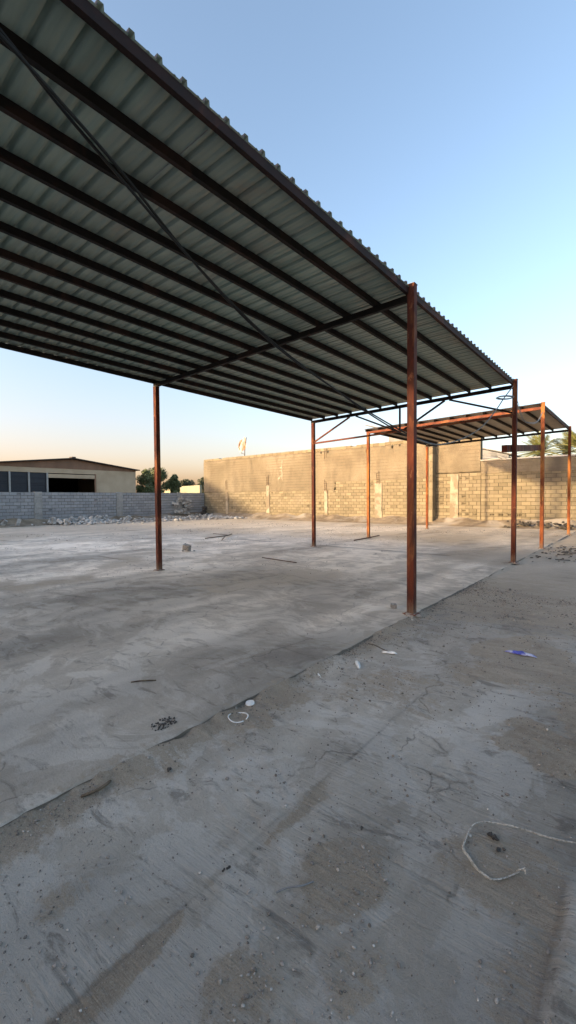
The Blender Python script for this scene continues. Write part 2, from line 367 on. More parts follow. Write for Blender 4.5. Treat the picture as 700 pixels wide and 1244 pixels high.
ys = np.array([-60, -40, -25, -14, -9, -6, -4, -2.6, -1.6, -1, -.6, -.3, -.1, .05]+list(np.arange(.2, 3.4, .0165))+grow(3.4, 24.6, .018, 1.012, .25))
X, Y = np.meshgrid(xs, ys)
H, SD = pave_h(X, Y)
# straight joints in the paving, with debris along them
CR = -1.42+.03*(fbm(Y*1.3, Y*0, 4, 91)-.5)
cr = .6*np.exp(-((X-CR)/.007)**2)*sst(.25, .5, fbm(Y*3, Y*0, 3, 93))*sst(3.6, 3.2, Y)
H = H-.006*cr+.003*sst(.03, 0, X-CR)*sst(-.3, 0, X-CR)*sst(3.6, 3.2, Y)*.6
SD = np.maximum(SD, .75*np.exp(-((X-CR-.05)/(.03+.08*fbm(Y*2, Y*0, 3, 94)))**2)*sst(.4, .6, fbm(X*4, Y*2, 3, 95))*sst(3.4, 3.0, Y))
TN = fbm(X*.8+2, Y*.5, 5, 101); TN = np.clip(.5+(TN-.5)*1.9, 0, 1)
dk = np.exp(-(((X+1.82)/.07)**2+((Y-.76)/.2)**2)); TN = TN*(1-.6*dk)
STK = (.15+.85*sst(.40, .55, fbm(X*1.0+4, Y*1.0, 4, 161)))*sst(-1.9, -1.4, X)*sst(3.6, 2.2, Y)
xe = X+.03*(fbm(Y*5, X*0, 3, 81)-.5); ye = Y+.05*fbm(X*9, Y*0, 2, 83)
STEPL = .3*np.exp(-((xe+.235)/.012)**2)*sst(2.2, 2.1, ye)
TN = np.clip(TN+.35*sst(-.25, -.2, xe)*sst(2.2, 2.1, ye), 0, 1)
WM = .8*sst(3.5, 9, Y)*(.5+.7*fbm(X*.4, Y*.3, 4, 151)); struct(gridmesh('concrete_paving', X, Y, -.044+H, 'ground', {'sand': SD, 'tone': TN, 'crack': np.maximum(cr, STEPL), 'warm': WM, 'streak': STK}))

# raised slab left of the edge
xs = np.array([-30.6]+sorted([-(v) for v in grow(2.5, 30.4, .03, 1.035, .3)])+[EDGE-.03, EDGE-.012, EDGE])
ys = np.array([-60, -40, -20, -10, -6, -4, -2.5, -1.5, -.8, -.3, 0]+grow(.2, 24.8, .03, 1.012, .2))
X, Y = np.meshgrid(xs, ys)
w = edge_w(ys)
for j in (-3, -2, -1): X[:, j] = X[:, j]-EDGE+w
Z = .005*(fbm(X*1.1, Y*1.1, 4, 111)-.5)
Z[:, -1] -= .004+.006*fbm(ys*9, ys*0, 3, 112)
def slab_attrs(X, Y):
    wx = X+.7*fbm(X*.5, Y*.3, 3, 121); wy = Y+1.2*fbm(X*.4, Y*.4, 3, 122)
    t = fbm(wx*1.1, wy*.28, 6, 123, .55)
    t2 = fbm(wx*.35+7, wy*.3, 4, 125)
    t = np.clip(.5+(t-.5)*1.7+(t2-.5)*1.5, 0, 1)
    t = t+.16*(sst(.49, .515, fbm(wx*.8+3, wy*.35, 5, 171))-.5)+.12*(sst(.50, .52, fbm(wx*1.7+3, wy*.6, 5, 172))-.5)
    # lighter swept band beside the slab edge, thin bright trowel lines
    e = EDGE-X
    t = np.clip(t+.35*np.exp(-((e-.55-.25*fbm(Y*.6, Y*0, 3, 126))/.22)**2)*sst(.3, .6, fbm(Y*.9, Y*0+4, 3, 127))-.22*np.exp(-((e-1.05)/.3)**2)+.15*np.exp(-(e/.05)**2), 0, 1)
    s = sst(.52, .75, fbm(X*.35+31, Y*.3, 5, 131))*.55+sst(9, 15, Y+.25*(-X-8))*.45+sst(14, 26, -X)*.35
    s = np.maximum(s, .85*np.exp(-(((X+9.7)*.55+(Y-4.3)*.25)/.5)**2)*sst(.35, .6, fbm(X*1.3, Y*1.3, 4, 133)))
    s = np.maximum(s, .6*np.exp(-((e-.04)/.07)**2)*fbm(Y*4, Y*0, 3, 135))
    e2 = -8.15-X+.25*(fbm(Y*1.2, X*.3, 4, 173)-.5)          # older, rougher pour beyond the left posts
    old = sst(-.03, .05, e2)
    t = t+old*(.18+.5*(fbm(X*2.2, Y*.9, 5, 174)-.5)*1.6)
    dirt = np.exp(-((e2-.7)/.5)**2)*sst(.42, .58, fbm(X*1.6, Y*.8, 4, 175))*sst(9, 6, Y)
    t = t-.45*dirt; s = np.maximum(s, .9*dirt)
    pud = np.exp(-((e2-1.5)/.45)**2-((Y-3.7)/1.1)**2)*sst(.4, .55, fbm(X*1.5, Y*1.5, 3, 176)); t = t+.6*pud; s = s*(1-pud)
    return np.clip(t, 0, 1), np.clip(s, 0, 1)
T, SL = slab_attrs(X, Y)
# saw joints / cracks on the slab
c = np.zeros_like(X)
for yy in (5.58, 11.44): c = np.maximum(c, .8*np.exp(-((Y-yy-.06*(fbm(X*.7, X*0, 3, 141)-.5)-.35)/.02)**2)*sst(.45, .6, fbm(X*.8, X*0+yy, 3, 143)))
ca, sa = math.cos(R(34)), math.sin(R(34)); ux = ((X+6.75)*ca+(Y-3.95)*sa)/1.35; uy = (-(X+6.75)*sa+(Y-3.95)*ca)/.42
rr_ = np.sqrt(ux**2+uy**2)+.12*(fbm(X*2, Y*2, 3, 181)-.5); c = np.maximum(c, .4*np.exp(-((rr_-1)/.05)**2)*sst(.35, .6, fbm(X*1.5, Y*1.5, 3, 182)))
c = np.maximum(c, .35*np.exp(-((-8.15-X+.25*(fbm(Y*1.2, X*.3, 4, 173)-.5))/.03)**2)*sst(.35, .55, fbm(X*.1, Y*.9, 3, 183)))
struct(gridmesh('concrete_slab', X, Y, Z, 'ground', {'sand': SL, 'tone': T, 'crack': c, 'streak': X*0, 'warm': np.clip(.12+sst(.5, 8, Y-.25*(X+2.5))*(.6+.7*fbm(X*.5, Y*.3, 4, 152)), 0, 1)}))
# slab edge face
yy = ys; zz = np.stack([Z[:, -1], Z[:, -1]*0-.06]); XX = np.stack([X[:, -1], X[:, -1]+.004]); YY = np.stack([yy, yy])
struct(gridmesh('slab_edge', XX, YY, zz, 'ground', {'sand': zz*0+.6, 'tone': zz*0+.2, 'crack': zz*0+.45}))
# the land around, to the horizon
g = [-900, -400, -200, -120, -80, -60, -45, -30, -15, 0, 10, 20, 30, 45, 60, 80, 120, 200, 400, 900]
X, Y = np.meshgrid(np.array(g, float), np.array(g, float))
struct(gridmesh('ground', X, Y, X*0-.075, 'dirt'))

# gravel: lots of loose stones on the paving
gb = MB(); n = 0
K = 60000
gxr = rng.uniform(-2.43, 1.5, K); gyr = .25+rng.rand(K)**1.7*8
hh, ss = pave_h(gxr, gyr); cl = fbm(gxr*2.2, gyr*2.2, 3, 201)
ok = (-.638*gxr+.769*gyr > .3) & (rng.rand(K) < (.16+.84*ss)*(1.7*np.clip(cl-.3, 0, 1))+.035)
for x, y, h in list(zip(gxr[ok], gyr[ok], hh[ok]))[:7000]:
    d = math.hypot(x, y); sz = random.uniform(.005, .0125)*(1+max(0, d-2)*.15)
    if random.random() < .10: sz *= 1.9
    gb.rock((x, y, -.044+h+sz*.22), sz, random.random())
fx = rng.uniform(-2.43, .6, 40000); fy = .25+rng.rand(40000)**1.5*3.6; hh, ss = pave_h(fx, fy); cl = fbm(fx*3.1, fy*3.1, 4, 207)
ok = (-.638*fx+.769*fy > .3) & (rng.rand(40000) < (.25+.75*ss)*(3.0*np.clip(cl-.42, 0, 1))+.03)
for x, y, h in list(zip(fx[ok], fy[ok], hh[ok]))[:11000]:
    sz = random.uniform(.002, .0045); gb.rock((x, y, -.044+h+sz*.2), sz, random.random()*.9)
gxr = np.concatenate([EDGE+np.abs(rng.normal(0, .09, 1800))-.02, rng.uniform(-22, -2.6, 4000)]); gyr = np.concatenate([rng.uniform(.3, 9, 1800), rng.uniform(.8, 22, 4000)])
cl = fbm(gxr*.5, gyr*.5, 3, 205)
for x, y, c_ in zip(gxr, gyr, cl):
    if x < -2.6 and c_ < .53: continue
    if x > -2.6 and float(c_)+.25*math.sin(y*9)*math.sin(y*3.1) < .42: continue
    d = math.hypot(x, y); sz = random.uniform(.004, .009)*(1+d*.22)
    z = 0 if x < EDGE-.02 else -.030
    gb.rock((x, y, z+sz*.2), sz, random.random())
tag(gb.build('gravel', 'pebble'), 'loose grey grit and pebbles scattered over the concrete', 'gravel')['kind'] = 'stuff'

# ------------------------------------------------------------------ CARPORTS
XR, XL = -2.45, -8.40
KY = .009
def zb(x, y=5.58): return 4.305+(x-XR)*.024+(KY*(5.58-y) if y < 13 else 0.0)          # top of the cross beams / underside of the purlins
PD = .085                                     # purlin depth
def carport(ys_posts, y0, y1, label, sheet, truss_y=None, npur=13, beam='purlin', front_rust=False):
    root = empty('carport', ((XR+XL)/2, (y0+y1)/2, 0)); tag(root, label, 'carport', 'two steel carports in line')
    # corrugated sheet
    pitch = .197; prof = []
    y = y0
    while y < y1:
        prof += [(y, 0), (y+.066, .0), (y+.072, .005), (y+.084, .005), (y+.09, .0), (y+.137, 0), (y+.140, .040), (y+.178, .040), (y+.181, 0)]
        y += pitch
    prof.append((min(y, y1+.1), 0))
    py = np.array([p[0] for p in prof]); pz = np.array([p[1] for p in prof])
    xs = np.linspace(-8.56, -2.468, 9)
    Xg, Yg = np.meshgrid(xs, py); Zg = 4.305+(Xg-XR)*.024+(KY*(5.58-Yg) if y0 < 10 else 0)+PD+.004+.03*sst(-4, -2.5, Xg)*0+pz[:, None]+.012*(fbm(Xg*1.3, Yg*.9, 3, 301)-.5)
    o = gridmesh('roof_sheet', Xg, Yg, Zg, 'sheet_top', None, root, smooth=False); o.data.materials.append(M[sheet])
    sm = o.modifiers.new('solid', 'SOLIDIFY'); sm.thickness = .0015; sm.material_offset = 1
    # purlins
    for i in range(npur):
        x = -2.502-i*(5.97/(npur-1)); z = 0
        p = MB(); ya, yb = y0+.02, y1-.03; sag = random.uniform(-.006, .006)
        m_ = (ya+yb)/2
        # cold-formed channel: web + two flanges
        w_ = .042
        za = zb(x, ya)+PD/2+.001; zc = zb(x, yb)+PD/2+.001
        for dx, dz, bw_, bh_ in ((-w_/2, 0, .006, PD-.002), (.003, PD/2-.004, w_-.004, .006), (.003, -PD/2+.004, w_-.004, .006), (w_/2-.002, 0, .006, PD-.014)):
            p.bar((x+dx, ya, za+dz), (x+dx, yb, zc+dz), bw_, bh_)
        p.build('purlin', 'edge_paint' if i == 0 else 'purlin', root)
    for y in ys_posts:
        b = MB(); h = .085
        b.bar((XL-.07, y, zb(XL-.07, y)-h/2), (XR-.052, y, zb(XR-.052, y)-h/2), .06, h)
        b.build('beam', 'rust_beam' if (front_rust and y == ys_posts[0]) else beam, root, bevel=.004)
        for x, top in ((XR, zb(XR, y)+.12), (XL, zb(XL, y)-.087)):
            p = MB(); p.box((x, y, top/2-.02), (.10, .10, top+.04))
            po = p.build('post', 'paint_orange' if front_rust else 'paint', root, bevel=.006)
            pl = MB(); pl.box((x, y, top+.003), (.112, .112, .006)); pl.build('cap_plate', 'weld', po)
            bp_ = MB(); bp_.box((x, y, .012), (.17, .17, .010)); bo = bp_.build('base_plate', 'rust_beam', po, bevel=.002)
            f = MB(); nn = 18; f.v.append((x, y, .035)); 
            for rr_, zz_ in ((.08, .016), (.10, .010), (.118, -.012)):
                for k in range(nn):
                    a = 2*math.pi*k/nn; q = rr_*random.uniform(.75, 1.3); f.v.append((x+q*math.cos(a), y+q*math.sin(a), zz_*random.uniform(.6, 1.3)))
            for k in range(nn):
                k2 = (k+1) % nn; f.f.append([0, 1+k, 1+k2]); f.r.append(.5)
                for j in range(2): f.f.append([1+j*nn+k, 1+(j+1)*nn+k, 1+(j+1)*nn+k2, 1+j*nn+k2]); f.r.append(.5)
            f.build('mortar_footing', 'concrete_bit', po)
    if truss_y is not None:
        y = truss_y
        def brace(nm, x0, z0, x1, z1, m='purlin', w=.045):
            b = MB(); b.bar((x0, y, z0), (x1, y, z1), w, w, up=(0, 1, 0)); b.build(nm, m, root, bevel=.004)
        cz = lambda x: 3.37+(x-XL)*.028
        brace('bottom_chord', XL+.052, cz(XL), XR-.052, cz(XR), 'rust_beam', .05)
        t = lambda x: zb(x, y)-.09
        brace('diagonal_brace', XL+.055, cz(XL)+.05, -7.02, t(-7.02), 'rust_beam')
        brace('diagonal_brace', -6.80, t(-6.8), -5.50, cz(-5.5)+.028)
        brace('upright', -5.38, cz(-5.38)+.027, -5.38, t(-5.38))
        brace('diagonal_brace', -5.26, cz(-5.26)+.028, -4.12, t(-4.12))
        brace('diagonal_brace', -4.00, t(-4.0), XR-.055, cz(XR)+.06)
    return root
c1 = carport([-.28, 5.58, 11.44], -.42, 11.50, 'large carport in the foreground, dark corrugated roof on red rusty posts', 'sheet', truss_y=11.44)
c2 = carport([15.06, 20.95], 14.98, 21.02, 'smaller carport behind the large one, four orange-red posts near the tan wall', 'sheet2', npur=12, front_rust=True)
# pale scratched lap strip under the first roof
for (x0, x1, y) in ((-3.02, -2.62, 2.235), (-3.62, -3.10, 2.232)):
    b = MB(); z = lambda x: zb(x, 2.2)+PD+.0
    b.bar((x0, y, z(x0)), (x1, y, z(x1)), .006, .002); b.build('lap_strip', 'wire', c1)

# rusty box beam between the two carports
b = MB(); a0 = Vector((XR-.125, 11.02, 2.71)); a1 = Vector((XR-.125, 15.75, 3.13))
b.bar(a0, a1, .12, .17); o = b.build('steel_beam', 'paint', bevel=.006)
b = MB(); b.bar(a1-Vector((0, .3, -.02)), a1+Vector((0, .55, .02)), .03, .04); b.build('beam_stub', 'rust_beam', o)
tag(o, 'short rusty box beam bridging a front post and the second carport', 'beam')

# ------------------------------------------------------------------ cable
cp = [(-2.45, -.1, 4.12), (-2.58, .45, 4.16), (-2.69, .87, 4.09), (-2.85, 1.25, 4.06), (-3.02, 1.76, 3.98), (-3.21, 2.24, 3.92), (-3.41, 2.85, 3.82), (-3.59, 3.61, 3.67), (-3.67, 4.45, 3.48), (-3.70, 5.45, 3.29), (-3.61, 6.55, 3.01), (-3.41, 7.75, 2.72), (-3.24, 8.54, 2.62)]
sp = spline(cp, 6)
cab = empty('hanging_cable', (-3.4, 5, 3.3)); tag(cab, 'black twin cable sagging diagonally under the corrugated roof', 'cable')
for off, ph in ((.012, 0), (.012, math.pi)):
    m = MB(); pts = []
    for i, p in enumerate(sp):
        a = i*.16+ph; k = off*(1.3+.5*math.sin(i*.11)); pts.append(p+Vector((math.cos(a)*k, 0, math.sin(a)*k)))
    m.tube(pts, .0115, 8); m.build('strand', 'black', cab, smooth=True)
m = MB(); cq = [(-3.41, 7.75, 2.735), (-3.24, 8.54, 2.64), (-3.01, 9.39, 2.82), (-2.82, 10.12, 3.14), (-2.66, 10.62, 3.56), (-2.56, 10.9, 3.86), (-2.47, 11.34, 4.2)]
m.tube(spline(cq, 7), .012, 8); m.build('sky_lit_strand', 'wire', cab, smooth=True)  # same cable going on, sky light put in as a paler colour
m = MB()
for k in range(3):
    pts = [(-2.56+.15*math.cos(t)+.015*k, 10.9+.10*math.cos(t)+.02*k, 3.86+.035*math.sin(t)+.012*k) for t in np.linspace(0, 6.28, 22)]
    m.tube(pts, .008, 6)
m.build('wire_coil', 'wire', cab, smooth=True)
m = MB(); pts = spline([(-2.50, 11.50, 4.08), (-2.6, 12.5, 3.92), (-2.66, 13.4, 3.70), (-2.55, 13.58, 3.64), (-2.45, 14.1, 3.72), (-2.45, 14.95, 4.1)], 6)
m.tube(pts, .011, 6); m.tube([p+Vector((.02, .0, .03*math.sin(i*.25))) for i, p in enumerate(pts)], .007, 6)
tag(m.build('drooping_wire', 'wire', smooth=True), 'pale wire drooping between the two carports near their roof corners', 'wire')

# ------------------------------------------------------------------ block walls
def hollow(mb, cx, y0, cz, w, h, back, r):
    """block laid on its side: rim and webs around three openings; face at y0, depth back"""
    t = .034; yc = y0+back/2
    mb.box((cx, yc, cz+h/2-t/2), (w, back, t), r=r); mb.box((cx, yc, cz-h/2+t/2), (w, back, t), r=r)
    for k in range(4):
        x = cx-w/2+t/2+k*(w-t)/3; mb.box((x, yc, cz), (t, back, h-2*t), r=r)
def courses(x0, x1, z0, ztop, y0, depth, holes, parent, name='blockwork', m='block', dark_patch=None, bh=.2, bw=.41, along='x', sgn=1):
    """every block a box set in recessed mortar. ztop(x) = upper limit"""
    mb = MB(); k = 0; z = z0
    zmax = max(ztop(x) for x in np.linspace(x0, x1, 60))
    while z < zmax-.05:
        off = 0 if k % 2 == 0 else -bw/2
        x = x0+off
        while x < x1:
            a = max(x, x0); b = min(x+bw, x1); cx = (a+b)/2
            if b-a > .06 and z+bh*.6 < ztop(cx):
                w = b-a-.018; h = bh-.022; j = random.uniform(-.008, .006)
                if any(abs(cx-hx) < bw*.5 and abs(z+bh/2-hz) < bh*.5 for hx, hz in holes):
                    q = random.random(); ww = w*.62; hollow(mb, a+.007+ww/2, y0, z+bh/2, ww, h, depth, q); mb.box((a+.007+ww+(w-ww)/2, y0+depth/2, z+bh/2), (w-ww, depth, h), r=q)
                else:
                    if random.random() < .035: j = .02
                    mb.box((cx, y0+depth/2+j, z+bh/2), (w, depth, h), r=random.random(), jit=.0035)
                    mb.box((cx, y0+.020+depth/2, z+bh/2), (b-a+.001, depth-.012, bh), r=-1.0)
            x += bw
        z += bh; k += 1
    if along == 'y':   # turn so that the course runs along Y, face towards +X
        mb.v = [(-(v[1]-y0)+sgn, v[0], v[2]) for v in mb.v]
        mb.f = [f[::-1] for f in mb.f]; mb.f = [f[::-1] for f in mb.f]
    o = mb.build(name, m, parent)
    if dark_patch is not None:
        at = o.data.attributes.new('dark_patch', 'FLOAT', 'POINT')
        v = np.array(mb.v); at.data.foreach_set('value', dark_patch(v[:, 0], v[:, 2]).astype(np.float32))
    return o
YW = 24.9
tall = empty('tall_block_wall', (-18.7, 25.1, 0)); tag(tall, 'tall sunlit tan wall of rough plaster over blockwork across the back', 'wall')
low = empty('low_block_wall', (0, 25.1, 0)); tag(low, 'lower sunlit tan block wall at the right, behind the smaller carport', 'wall')
def ztop(x): return 2.15+.1*(float(fbm(np.array([x*.8]), np.array([0.]), 3, 401)[0])-.5) if x < -16.5 else (2.72 if x < -9.5 else 3.0)
holes = []
for px_ in (-27.35, -22.65, -13.16, -8.4, -17.0):
    for zz_ in (.9, 1.3, 1.7, 2.1, 2.5):
        for s_ in (-.55, .55):
            if random.random() < .45: holes.append((px_+s_+random.uniform(-.1, .1), zz_))
holes += [(-7.95, 2.7), (-7.6, 2.7), (-18.5, 1.1), (-8.1, .7)]
hl = [(x, .7) for x in (-6.4, -5.9, -5.6, -5.2, -4.9)]
courses(-30.35, -6.98, .12, ztop, YW, .4, holes+[(x, .7) for x in (-7.9, -7.5, -7.1)], tall)
def dark_patch(x, z): return np.exp(-((x+3.45+.1*np.sin(z*3))/.33)**2)*(.55+.45*fbm(x*2, z*2, 3, 411))+.8*sst(.9, .3, z+.0*x)*np.exp(-((x+4.0)/.8)**2)  # dark upright band on the low wall, plus a darker area at its foot
courses(-6.97, 9, .12, lambda x: 2.9, YW, .4, hl, low, dark_patch=dark_patch, bw=.44)
def plaster(x0, x1, zlo, zhi, parent, seed, sockets=(), nm='plaster'):
    xs = np.arange(x0, x1+.001, .1); zs = np.linspace(0, 1, 30)
    Xp, Tt = np.meshgrid(xs, zs)
    lo = np.array([zlo(x) for x in xs])[None, :]+.05*(fbm(xs*3, xs*0, 4, seed)-.5)[None, :]*2
    Zp = lo+(zhi-lo)*Tt
    Yp = YW-.022-.03*(fbm(Xp*.9, Zp*.9, 4, seed+1)-.5)-.01*fbm(Xp*4, Zp*4, 3, seed+2)
    # broad vertical strips where columns were rendered over
    for c_ in (-27.3, -24.6, -21.36, -17.1, -13.1, -11.0):
        Yp -= .03*sst(.26, .2, abs(Xp-c_+.05*fbm(Zp*3, Zp*0, 2, 5)))
    Yp[0, :] = YW+.002; Yp[-1, :] = YW+.05
    hole = None
    if sockets:
        cx = (Xp[:-1, :-1]+Xp[1:, 1:])/2; cz = (Zp[:-1, :-1]+Zp[1:, 1:])/2; hole = np.zeros_like(cx, bool)
        for sx_, sz_ in sockets: hole |= (abs(cx-sx_) < .07) & (abs(cz-sz_) < .1)
    return gridmesh(nm, Xp, Yp, Zp, 'plaster', {'dark_patch': dark_patch(Xp, Zp) if parent is low else Xp*0}, parent, hole=hole)
sock = [(-17.6, 4.75), (-17.0, 4.8), (-12.2, 4.75), (-11.7, 4.8), (-14.0, 4.6)]
plaster(-30.35, -9.5, lambda x: ztop(x)-.06 if x > -29 else ztop(x), 4.86, tall, 501, sock)
plaster(-9.5, -6.98, lambda x: 2.95, 4.86, tall, 511)
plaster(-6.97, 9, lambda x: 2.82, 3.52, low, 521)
b = MB()   # core of the wall behind the plaster
x = -30.33
b.box(((-30.33-7.0)/2, 25.22, 2.4), (23.3, .2, 4.86), r=.3); b.build('wall_core', 'block', tall)
b = MB(); b.box((1.02, 25.22, 1.72), (15.9, .2, 3.4), r=.3); b.build('wall_core', 'block', low)
b = MB()
for (xa, xb, zz_) in ((-30.35, -6.98, 4.86),):
    x = xa
    while x < xb:
        w = min(.41, xb-x)
        hh_ = .19 if random.random() > .06 else .12; b.box((x+w/2, 25.07+random.uniform(-.01, .01), zz_+hh_/2+random.uniform(-.012, .004)), (w-.012, .34, hh_), r=random.random(), jit=.006)
        x += .41
b.build('top_course', 'block', tall)
# end return of the tall wall
b = MB(); z = .12
while z < 4.8: b.box((-30.38, 25.12, z+.1), (.05, .36, .185), r=random.random(), jit=.006); z += .2
b.build('wall_end', 'block', tall)
b = MB(); b.box((1.0, 25.09, 3.56), (16, .46, .07), jit=.01); b.build('coping', 'coping', low, bevel=.01)
b = MB(); b.box((-6.35, 25.0, 3.66), (.8, .5, .05), Euler((.12, .16, .1)).to_matrix()); b.box((-5.95, 24.9, 3.63), (.35, .3, .04), Euler((-.1, .3, .4)).to_matrix())
tag(b.build('roofing_scrap', 'coping', bevel=.004), 'broken pale roofing scraps lying on top of the low wall', 'scrap')
# cast pillars, irregular edges, loose stirrups above
def pillar(x, z0, z1, w, parent, m='pillar', rebar=True):
    n = 14; mb = MB()
    L = [(x-w/2-random.uniform(0, .05), z0+(z1-z0)*i/n) for i in range(n+1)]; Rr = [(x+w/2+random.uniform(0, .05), z0+(z1-z0)*i/n) for i in range(n+1)]
    base = len(mb.v)
    for (a, za), (c_, zc) in zip(L, Rr):
        pr = YW-.045-random.uniform(0, .012)
        mb.v += [(a, YW+.01, za), (a+.01, pr, za), (c_-.01, pr, zc), (c_, YW+.01, zc)]
    for i in range(n):
        for k in range(3):
            q = base+i*4+k; mb.f.append([q, q+1, q+5, q+4]); mb.r.append(.5)
    q = base+n*4; mb.f.append([q, q+1, q+2, q+3]); mb.r.append(.5)
    o = mb.build('pillar', m, parent)
    if rebar:
        s = MB()
        for dx in (-.08, .08): s.tube([(x+dx, YW-.06, z1-.05), (x+dx+random.uniform(-.03, .03), YW-.08, z1+random.uniform(.5, .85))], .012, 6)
        for k in range(5): s.bar((x-.12, YW-.075, z1+.1+.13*k), (x+.12, YW-.075, z1+.1+.13*k+random.uniform(-.03, .03)), .016, .016)
        s.build('rebar', 'steel', o)
    return o
pillar(-27.35, .3, 2.35, .24, tall); pillar(-22.65, .45, 2.6, .28, tall); pillar(-13.16, .3, 2.5, .46, tall)
pillar(-8.4, .25, 2.85, .42, tall, rebar=False); pillar(-17.2, .4, 2.1, .22, tall); pillar(-21.36, 2.85, 4.45, .4, tall, rebar=False)
b = MB(); b.tube([(-17.28, YW-.07, 4.3), (-17.30, YW-.08, 5.05)], .014, 6); b.tube([(-17.15, YW-.07, 4.35), (-17.12, YW-.08, 5.0)], .014, 6); b.build('rebar', 'steel', tall)
# projecting pilaster
b = MB()
for k in range(12): b.box((-9.62, YW-.22, .05+.4*k+.2), (.28, .48, .396), r=random.random(), jit=.006)
b.build('pilaster', 'block', tall, bevel=.01)
# footing ledge to the right of the pilaster
def bank(name, x0, x1, yb, wid, hgt, m, seed, lab, parent=None, rot=False):
    xs = np.arange(x0, x1, .12); ts = np.linspace(0, 1, 14); Xb, Tt = np.meshgrid(xs, ts)
    prof = (1-Tt)**1.6
    Yb = yb-Tt*wid*(.6+.8*fbm(Xb*.5, Xb*0, 3, seed)); Zb = hgt*prof*(.35+1.1*fbm(Xb*.9, Tt*2, 4, seed+1))+.05*(fbm(Xb*4, Tt*7, 3, seed+2)-.5)*prof-.03*Tt
    if rot: Xb, Yb = -30.3+(yb-Yb), Xb
    o = gridmesh(name, Xb, Yb, Zb, m, None, parent)
    return o
b = MB(); x = -9.15
while x < 1: 
    w = random.uniform(.5, 1.1); b.box((x+w/2, YW-.05, .09), (w-.01, .34, .2+random.uniform(-.03, .03)), jit=.02); x += w
b.build('footing', 'pillar', low, bevel=.01)
o = bank('dirt_bank', -30.2, 9, YW+.02, 1.6, .42, 'dirt', 601, ''); tag(o, 'low bank of sandy dirt along the foot of the tan wall', 'dirt bank'); o['kind'] = 'stuff'
o = bank('soil_mound', 7, 24.8, -30.3, 1.7, .38, 'dirt', 611, '', rot=True)
# (X runs outward from the grey wall, Y along it)
tag(o, 'low mound of soil along the foot of the grey block wall', 'dirt bank'); o['kind'] = 'stuff'

# grey boundary wall, running away on the left
grey = empty('grey_block_wall', (-30.4, 8, 0)); tag(grey, 'long low grey block boundary wall in shade at the left', 'wall')
mb = courses(-14, 24.85, .0, lambda x: 2.18, 0, .2, [(10.3, 1.9), (11.9, 1.7), (10.3, 1.1), (11.9, .9), (15.2, 1.5), (19.5, 1.5)], grey, m='block_grey', along='y', sgn=-30.3, bh=.21)
for yy_ in (3.2, 11.2, 16.8, 22.2):
    b = MB()
    for k in range(6): b.box((-30.36, yy_+random.uniform(-.02, .02), .18+.35*k+.01), (.26, .46, .348), jit=.02)
    b.build('pillar', 'pillar_grey', grey)

# rubble along the walls
rb = MB()
for i in range(1300):
    u = random.random()
    if u < .35: y = random.gauss(13.8, 1.1); x = -30+abs(random.gauss(.9, .7)); hh = .42*math.exp(-((y-13.6)/1.3)**2)*math.exp(-((x+29.3)/.9)**2)
    elif u < .7: y = random.uniform(14, 24.3); x = -30+abs(random.gauss(1.9, 1.1)); hh = .2*math.exp(-((x+28.6)/.5)**2)
    else: x = random.uniform(-30, -24); y = 24.3-abs(random.gauss(.4, .5)); hh = .3*math.exp(-((x+29.3)/1.0)**2)
    s = random.choice([.08, .12, .16, .24, .34])*random.uniform(.7, 1.2)
    if x < -30.1: continue
    rb.rock((x, y, random.random()*hh+s*.2), s, random.random(), .7)
for i in range(40):
    y = random.gauss(14, 1.5); rb.box((-29.2+random.gauss(0, .4), y, .15+random.random()*.15), (.4, .2, .2), Euler([random.uniform(0, 3) for _ in range(3)]).to_matrix(), r=random.random(), jit=.02)
tag(rb.build('rubble', 'rubble'), 'pale broken block rubble heaped along the left wall', 'rubble')['kind'] = 'stuff'
wb = MB()
for i in range(60):
    z = random.random()*.9; rr = .55*(1-z/1.2); a = random.uniform(0, 6.28)
    wb.rock((-29.3+rr*math.cos(a)*random.random(), 24.0+rr*math.sin(a)*random.random(), z), random.uniform(.15, .35), random.random())
tag(wb.build('rubble_heap', 'pit'), 'dark heap of rubble in the corner where the walls meet', 'rubble heap')['kind'] = 'stuff'
wb = MB()
for i in range(26):
    z = .3+random.random()*1.4; wb.box((-30.1+random.uniform(-.05, .15), 22.3+random.uniform(-.8, .8), z), (.2, .4, .2), Euler([random.uniform(-.3, .3) for _ in range(3)]).to_matrix(), jit=.02)
tag(wb.build('stacked_blocks', 'rubble'), 'loose pale blocks stacked against the grey wall near the corner', 'blocks')
# burnt weeds by the tan wall, dark
wb = MB()
for i in range(60): wb.rock((-4.0+random.gauss(0, .8), 24.2+random.gauss(0, .25), random.random()*.35), random.uniform(.1, .3), random.random())
tag(wb.build('burnt_pile', 'pit'), 'low burnt pile under the dark patch on the low wall', 'debris')['kind'] = 'stuff'
wb = MB()
for i in range(420):
    x = random.gauss(-1.0, 1.3); y = random.gauss(14.6, 1.1)
    if x < -2.3: continue
    s = random.uniform(.03, .12); wb.rock((x, y, -.01), s, random.random(), .35)
for i in range(60):
    x = random.gauss(-1.0, 1.2); y = random.gauss(14.4, 1.1); a = random.uniform(-.6, .6)
    if x < -2.2: continue
    l = random.uniform(.2, .7); wb.bar((x, y, 0), (x+l*math.cos(a), y+l*math.sin(a), .02), .02, .02)
tag(wb.build('debris_litter', 'pit'), 'scattered dark dry debris on the paving right of the posts', 'debris')['kind'] = 'stuff'

